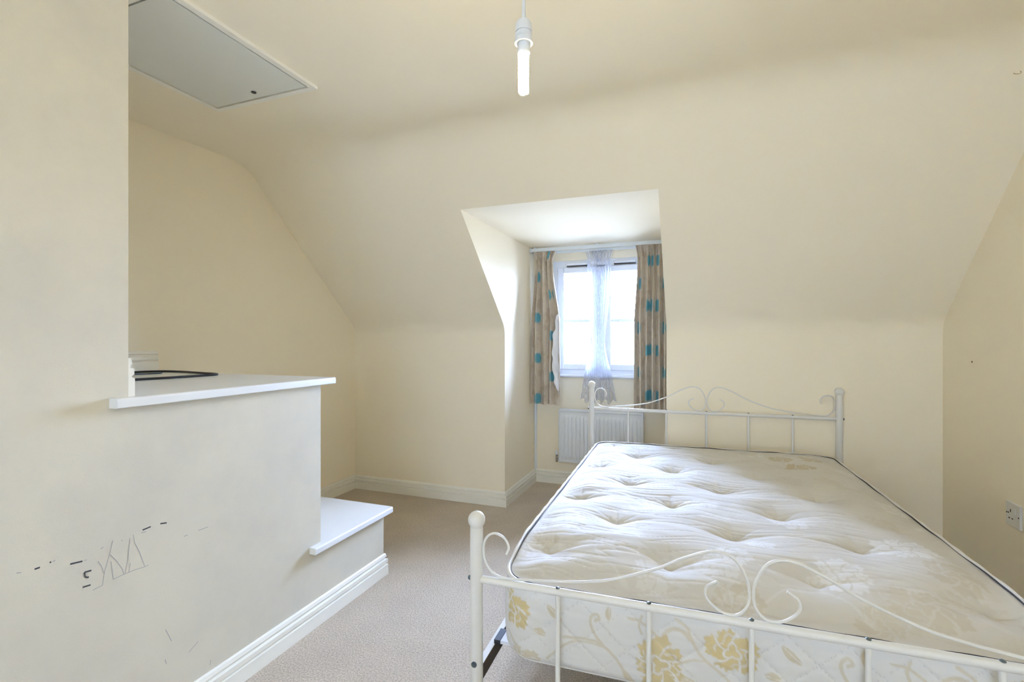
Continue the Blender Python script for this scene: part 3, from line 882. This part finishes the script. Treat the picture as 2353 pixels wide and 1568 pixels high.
    loops = np.concatenate([quads.ravel(), bottom]).astype(np.int32)
    starts = np.concatenate([np.arange(nq) * 4, [nq * 4]]).astype(np.int32)
    me.vertices.add(len(V_all)); me.vertices.foreach_set('co', (V_all - off).astype(np.float32).ravel())
    me.loops.add(len(loops)); me.loops.foreach_set('vertex_index', loops)
    me.polygons.add(nq + 1); me.polygons.foreach_set('loop_start', starts)
    try:
        me.polygons.foreach_set('loop_total', np.concatenate([np.full(nq, 4), [n]]).astype(np.int32))
    except Exception:
        pass
    me.update(calc_edges=True)
    me.polygons.foreach_set('use_smooth', [True] * nq + [False])
    for nm, arr in (('gold', gold), ('pale', pale), ('stitch', stitch)):
        at = me.attributes.new(nm, 'FLOAT', 'POINT'); at.data.foreach_set('value', arr.astype(np.float32))
    me.materials.append(MATS['mattress_ticking'])
    o = bpy.data.objects.new('cover', me); COL.objects.link(o); o.parent = root
    # piping round the top and bottom edges
    st = 4
    ring = [(P[i, 0] + nrm[i, 0] * 0.003, P[i, 1] + nrm[i, 1] * 0.003, P[i, 2] - 0.294 + 0.001) for i in range(0, n, st)]
    rad = [0.0062 + 0.0010 * math.sin(i * 0.9) for i in range(len(ring))]
    obj('top_piping', MB().loop_tube(ring, rad, 8), 'piping_tape', root, smooth=True)
    ring = [(P[i, 0] - nrm[i, 0] * 0.0055, P[i, 1] - nrm[i, 1] * 0.0055, P[i, 2] - 0.294 + 0.0035 + 0.0012 * math.sin(i * 0.11)) for i in range(0, n, st)]
    obj('edge_seam', MB().loop_tube(ring, [0.0016 + 0.0008 * math.sin(i * 0.21) for i in range(len(ring))], 6), 'seam_thread', root, smooth=True)
    ring = [(P[i, 0] - nrm[i, 0] * 0.016, P[i, 1] - nrm[i, 1] * 0.016, 0.3025 - 0.294) for i in range(0, n, st)]
    obj('bottom_piping', MB().loop_tube(ring, 0.0058, 8), 'piping_tape', root, smooth=True)
    return root
make_mattress()

# ------------------------------------------------------------------ curtain rail, curtains, net
root = thing('curtain_rail', 'pale plastic double curtain track fixed under the dormer ceiling', 'curtain rail', ((XD0 + XD1) / 2, 4.04, 2.02))
off = root.location
obj('front_track', MB().box(XD0 + 0.012, XD1 - 0.004, 3.985, 4.000, 2.000, 2.028, 0.003), 'rail_plastic', root, world_off=off)
obj('rear_track', MB().box(XD0 + 0.012, XD1 - 0.004, 4.068, 4.082, 1.990, 2.012, 0.003), 'rail_plastic', root, world_off=off)
for x in (XD0 + 0.05, -0.77, XD1 - 0.05):
    obj('bracket', MB().box(x - 0.012, x + 0.012, 3.99, 4.148, 2.012, 2.0385, 0.002), 'rail_plastic', root, world_off=off)
obj('end_stop', MB().box(XD0 + 0.004, XD0 + 0.022, 3.982, 4.004, 1.992, 2.031, 0.003), 'rail_plastic', root, world_off=off)

def cloth(name, mat, parent, grid, attr=None, off=(0, 0, 0)):
    R, C, _ = grid.shape
    me = bpy.data.meshes.new(name)
    idx = np.arange(R * C).reshape(R, C)
    q = np.stack([idx[:-1, :-1], idx[:-1, 1:], idx[1:, 1:], idx[1:, :-1]], -1).reshape(-1, 4)
    me.from_pydata((grid.reshape(-1, 3) - np.array(off)).tolist(), [], q.tolist())
    me.polygons.foreach_set('use_smooth', [True] * len(q))
    if attr is not None:
        at = me.attributes.new('teal', 'FLOAT', 'POINT'); at.data.foreach_set('value', attr.astype(np.float32).ravel())
    me.materials.append(MATS[mat])
    o = bpy.data.objects.new(name, me); COL.objects.link(o); o.parent = parent
    return o

def curtain(label, top, pinch, bot, zt, zb, nf, seed, fabric, spots, yc=4.005, edge_turn=False):
    root = thing('curtain', label, 'curtain', ((bot[0] + bot[1]) / 2, yc, zb), group='patterned curtains at the dormer window')
    off = root.location
    C, R = 220, 110
    t = np.linspace(0, 1, C + 1)[None, :]; h = np.linspace(0, 1, R + 1)[:, None]   # h: 0 top, 1 bottom
    r = np.random.default_rng(seed)
    zlen = zt - zb; hp = 0.085 / zlen
    ph = nf * 2 * PI * (t + 0.018 * np.sin(2 * PI * t * 2.3 + seed) + 0.008 * np.sin(2 * PI * t * 5.1))
    k1 = sstep(0, hp, h); k2 = sstep(hp, 0.5, h); k3 = sstep(hp, 1, h)
    x0 = top[0] * (1 - k1) + pinch[0] * k1; x0 = x0 * (1 - k2) + bot[0] * k2
    x1 = top[1] * (1 - k1) + pinch[1] * k1; x1 = x1 * (1 - k2) + bot[1] * k2
    ph = ph + 0.7 * k3 * np.sin(2 * PI * t * 1.7 + seed * 2)
    A = 0.013 * (1 - k1) + 0.018 * k1 * (1 - k2) + 0.036 * k2
    s = np.sin(ph)
    s = np.sign(s) * np.abs(s) ** 0.75
    X = x0 + (x1 - x0) * t + 0.30 * A * np.sin(2 * ph) * (0.4 + 0.6 * k2)
    Y = yc + A * s + 0.004 * k2 * np.sin(ph * 0.37 + h * 5) + 0.010 * (1 - k1)
    # soft crush wrinkles low down
    Y = Y + 0.0025 * k3 * vnoise(t * 1.0 + 0 * h, h * zlen + 0 * t, 0.05, 0.03, seed)
    Z = zt - h * zlen + 0 * t + 0.006 * k3 * np.sin(ph * 0.5)
    grid = np.stack([X + 0 * h, Y, Z], -1)
    F = t * fabric + 0 * h; G = h * zlen + 0 * t
    teal = np.zeros(F.shape)
    for fx, fz in spots:
        d = (np.abs((F - fx) / 0.043) ** 2.6 + np.abs((G - fz) / 0.045) ** 2.6)
        teal = np.maximum(teal, 1 - sstep(0.92, 1.05, d))
    cloth('fabric', 'curtain_satin', root, grid, teal, off)
    g2 = grid.copy(); g2[..., 1] += 0.004
    cloth('lining', 'lining', root, g2[: int(R * 0.985)], None, off)
    # pinch pleat stitches
    for k in range(nf):
        i = int((k + 0.25) / nf * C); j = int(hp * R)
        p = grid[j, min(i, C)]
        obj('pleat_tuck', MB().tube([(p[0], p[1] - 0.012, p[2] + 0.045), (p[0], p[1] - 0.016, p[2] + 0.015), (p[0], p[1] - 0.008, p[2] - 0.008)], [0.006, 0.0075, 0.003], 8), 'curtain_satin', root, smooth=True, world_off=off)
    if edge_turn:
        # leading edge turned over, showing the shiny lining
        hh = np.linspace(0.42, 0.93, 50)[:, None]; tt = np.linspace(0, 1, 14)[None, :]
        xe = np.interp(hh, h[:, 0], grid[:, -1, 0])
        wid = 0.055 * np.sin(PI * (hh - 0.42) / 0.51) ** 0.6 + 0.004
        Xl = xe - wid * tt + 0.006 * np.sin(hh * 60 + tt * 3)
        Yl = yc - 0.040 - 0.012 * np.sin(tt * PI) + 0.006 * np.sin(hh * 47 + 2 * tt) + 0.02 * (1 - tt)
        Zl = zt - hh * zlen + 0.012 * np.sin(tt * 4 + hh * 40)
        cloth('turned_edge', 'lining', root, np.stack([Xl, Yl, Zl], -1), None, off)
    return root
spots_l = [(fx, fz) for fx, ph in ((0.20, 0.22), (0.66, 0.03), (0.76, 0.37)) for fz in (ph, ph + 0.345, ph + 0.69, ph + 1.035)]
curtain('beige and teal spotted curtain with a white turned edge, nearest the radiator valve', (-1.318, -1.118), (-1.300, -1.140), (-1.338, -1.070), 2.004, 0.705, 4, 3, 0.95, spots_l, edge_turn=True)
spots_r = [(fx, fz) for fx, ph in ((0.10, 0.31), (0.36, 0.13), (0.48, 0.13), (0.66, 0.13), (0.86, 0.31)) for fz in (ph, ph + 0.354, ph + 0.708, ph + 1.062)]
curtain('beige curtain with rows of teal spots hanging against the plain dormer cheek', (-0.462, -0.222), (-0.445, -0.225), (-0.462, -0.226), 2.004, 0.690, 5, 5, 0.95, spots_r)

def net():
    root = thing('net_curtain', 'sheer white net curtain twisted together in the middle of the window', 'curtain', (-0.77, 4.075, 0.74))
    off = root.location
    C, R = 200, 120
    t = np.linspace(0, 1, C + 1)[None, :]; h = np.linspace(0, 1, R + 1)[:, None]
    zt, zb = 1.988, 0.74
    hs = [0, 0.06, 0.14, 0.35, 0.52, 0.60, 0.68, 0.82, 1.0]
    w = np.interp(h, hs, [0.225, 0.190, 0.205, 0.165, 0.125, 0.105, 0.140, 0.225, 0.295])
    xc = np.interp(h, hs, [-0.760, -0.762, -0.762, -0.765, -0.770, -0.770, -0.775, -0.775, -0.772])
    ph = 11 * 2 * PI * (t + 0.02 * np.sin(2 * PI * t * 3)) + 2.2 * h * np.sin(2 * PI * t * 2 + 1)
    A = np.interp(h, hs, [0.010, 0.008, 0.014, 0.015, 0.013, 0.010, 0.014, 0.020, 0.026])
    X = xc + (t - 0.5) * w + 0.010 * sstep(0.3, 0.6, h) * np.sin(PI * t * 2) * np.sin(h * 7)
    Y = 4.050 + A * np.sin(ph) - 0.020 * np.sin(PI * t) * np.exp(-((h - 0.6) / 0.2) ** 2)
    Z = zt - h * (zt - zb) + 0.018 * sstep(0.9, 1, h) * np.sin(9 * PI * t) + 0.0 * t
    cloth('voile', 'net_voile', root, np.stack([X + 0 * h, Y, Z], -1), None, off)
    # frilled heading that flops forward
    hh = np.linspace(0, 1, 22)[:, None]; tt = np.linspace(0, 1, 60)[None, :]
    Xf = -0.765 + (tt - 0.5) * 0.09 * (1 - hh ** 2) + 0.004 * np.sin(tt * 40)
    Yf = 4.028 - 0.020 * np.sin(hh * 2.5) + 0.005 * np.sin(tt * 45)
    Zf = 1.975 - 0.085 * hh * (1 - 0.3 * np.abs(tt - 0.5)) + 0 * tt
    cloth('heading_frill', 'net_voile', root, np.stack([Xf, Yf, Zf], -1), None, off)
    for k in range(12):
        x = -0.835 + k * 0.0125
        obj('hook', MB().box(x - 0.002, x + 0.002, 4.064, 4.070, 1.979, 1.992), 'bolt_steel', root, world_off=off)
net()

# ------------------------------------------------------------------ radiator
rx0, rx1, rz0, rz1, ry0, ry1 = -1.108, -0.410, 0.207, 0.660, 4.062, 4.110
root = thing('radiator', 'white ribbed panel radiator under the dormer window', 'radiator', ((rx0 + rx1) / 2, (ry0 + ry1) / 2, rz0))
off = root.location
obj('body', MB().box(rx0 + 0.004, rx1 - 0.004, ry0 + 0.006, ry1 + 0.0, rz0 + 0.004, rz1 - 0.012, 0.003), 'radiator_enamel', root, world_off=off)
# pressed front panel with shallow vertical flutes
C, R = 342, 40
xs = np.linspace(rx0 + 0.010, rx1 - 0.010, C + 1); zs = np.linspace(rz0 + 0.006, rz1 - 0.020, R + 1)
Xg, Zg = np.meshgrid(xs, zs)
fl = np.mod(Xg - rx0 - 0.010 - 0.010, 0.0333) / 0.0333
ridge = sstep(0.0, 0.16, fl) * (1 - sstep(0.68, 0.84, fl))
fade = sstep(rz0 + 0.03, rz0 + 0.055, Zg) * (1 - sstep(rz1 - 0.075, rz1 - 0.055, Zg))
endf = (Xg > rx0 + 0.022) & (Xg < rx1 - 0.022)
Yg = ry0 + 0.0045 - 0.0115 * ridge * fade * endf
cloth('front_panel', 'radiator_enamel', root, np.stack([Xg, Yg, Zg], -1), None, off)
for a, b in ((rx0 - 0.002, rx0 + 0.010), (rx1 - 0.010, rx1 + 0.002)):
    obj('side_panel', MB().box(a, b, ry0 - 0.006, ry1 + 0.004, rz0, rz1, 0.004), 'radiator_enamel', root, world_off=off)
mb = MB().box(rx0 + 0.010, rx1 - 0.010, ry0 - 0.006, ry0 + 0.008, rz1 - 0.018, rz1, 0.004).box(rx0 + 0.010, rx1 - 0.010, ry1 - 0.008, ry1 + 0.004, rz1 - 0.018, rz1, 0.003)
gr = obj('top_grille', mb, 'radiator_enamel', root, world_off=off)
for k in range(34):
    x = rx0 + 0.020 + k * 0.0198
    obj('grille_bar', MB().box(x, x + 0.010, ry0 + 0.008, ry1 - 0.008, rz1 - 0.010, rz1 - 0.004), 'radiator_enamel', gr, world_off=(off.x, off.y, off.z))
obj('wall_bracket', MB().box(rx0 + 0.1, rx0 + 0.13, ry1, YD - 0.001, rz0 + 0.1, rz1 - 0.06), 'radiator_enamel', root, world_off=off)
v = obj('valve', MB().tube([(rx0 - 0.002, 4.085, rz0 + 0.036), (rx0 - 0.016, 4.085, rz0 + 0.036), (rx0 - 0.030, 4.085, rz0 + 0.036)], [0.010, 0.012, 0.008], 12)
        .tube([(rx0 - 0.026, 4.085, rz0 - 0.004), (rx0 - 0.026, 4.085, rz0 + 0.020), (rx0 - 0.026, 4.085, rz0 + 0.060)], [0.010, 0.012, 0.009], 12), 'chrome', root, smooth=True, world_off=off)
obj('valve_cap', MB().tube([(rx0 - 0.026, 4.085, rz0 + 0.060), (rx0 - 0.026, 4.085, rz0 + 0.078), (rx0 - 0.026, 4.085, rz0 + 0.092)], [0.010, 0.011, 0.009], 12), 'radiator_enamel', v, smooth=True, world_off=off)
obj('pipe', MB().tube([(rx0 - 0.026, 4.086, rz0 - 0.001), (rx0 - 0.026, 4.115, rz0 - 0.002), (rx0 - 0.026, YD - 0.001, rz0 - 0.002)], 0.0055, 10), 'chrome', root, smooth=True, world_off=off)
obj('air_vent', MB().tube([(rx1 + 0.001, 4.085, rz1 - 0.03), (rx1 + 0.008, 4.085, rz1 - 0.03), (rx1 + 0.014, 4.085, rz1 - 0.03)], 0.006, 10), 'chrome', root, smooth=True, world_off=off)

# slim trunking in the dormer corner
root = thing('cable_trunking', 'slim white cable trunking upright in the dormer corner behind the curtain', 'trunking', (XD0 + 0.012, YD - 0.012, 0.114))
obj('channel', MB().box(-0.0115, 0.0085, -0.0085, 0.0115, 0.0, 1.70, 0.002), 'upvc', root)
obj('clip_lid', MB().box(-0.009, 0.006, -0.0115, -0.0087, 0.0, 1.70, 0.001), 'rail_plastic', root)

# ------------------------------------------------------------------ wall socket on the end wall
SY, SZ = 2.745, 0.490
root = thing('wall_socket', 'single switched white power socket low on the end wall', 'socket', (XR, SY, SZ))
h = 0.052
pl = obj('plate', MB().box(-0.011, -0.0006, -h, h, -h, h, 0.003), 'socket_plastic', root)
obj('rocker_switch', MB().box(-0.0165, -0.0112, -0.026, -0.011, 0.006, 0.032, 0.002), 'socket_plastic', root)
for nm, y0, y1, z0, z1 in (('earth_slot', 0.012, 0.018, 0.008, 0.020), ('pin_slot', 0.026, 0.035, 0.000, 0.005), ('pin_slot', -0.003, 0.006, -0.020, -0.015), ('pin_slot', 0.020, 0.029, -0.022, -0.017), ('screw', 0.040, 0.046, -0.003, 0.003), ('screw', -0.046, -0.040, -0.003, 0.003)):
    obj(nm, MB().box(-0.0117, -0.0108, y0, y1, z0, z1), 'dark_gap', root)

# wall plug left in the end wall, and cup hook on the slope
o = obj('wall_plug', MB().tube([(XR - 0.003, 3.105, 1.136), (XR - 0.001, 3.105, 1.136), (XR - 0.0005, 3.105, 1.136)], [0.004, 0.005, 0.005], 10), 'wall_plug', smooth=True)
tag(o, 'tiny brown plug left in the end wall above the bed', 'wall plug')
hp0 = Vector((1.14, 2.443, ZKNEE + PITCH * (YK - 2.443)))
nn = Vector((0, -PITCH, -1)).normalized()
pts = [hp0 + Vector((0.012, 0, 0)), hp0 + nn * 0.010 + Vector((0.012, 0, 0)), hp0 + nn * 0.018 + Vector((0.006, 0, 0)), hp0 + nn * 0.021 + Vector((-0.002, 0, 0)), hp0 + nn * 0.017 + Vector((-0.009, 0, 0)), hp0 + nn * 0.009 + Vector((-0.011, 0, 0))]
o = obj('cup_hook', MB().tube(catmull(pts, 5), 0.0014, 8), 'brass_hook', smooth=True)
tag(o, 'small curved wire hook screwed into the sloping ceiling', 'hook')
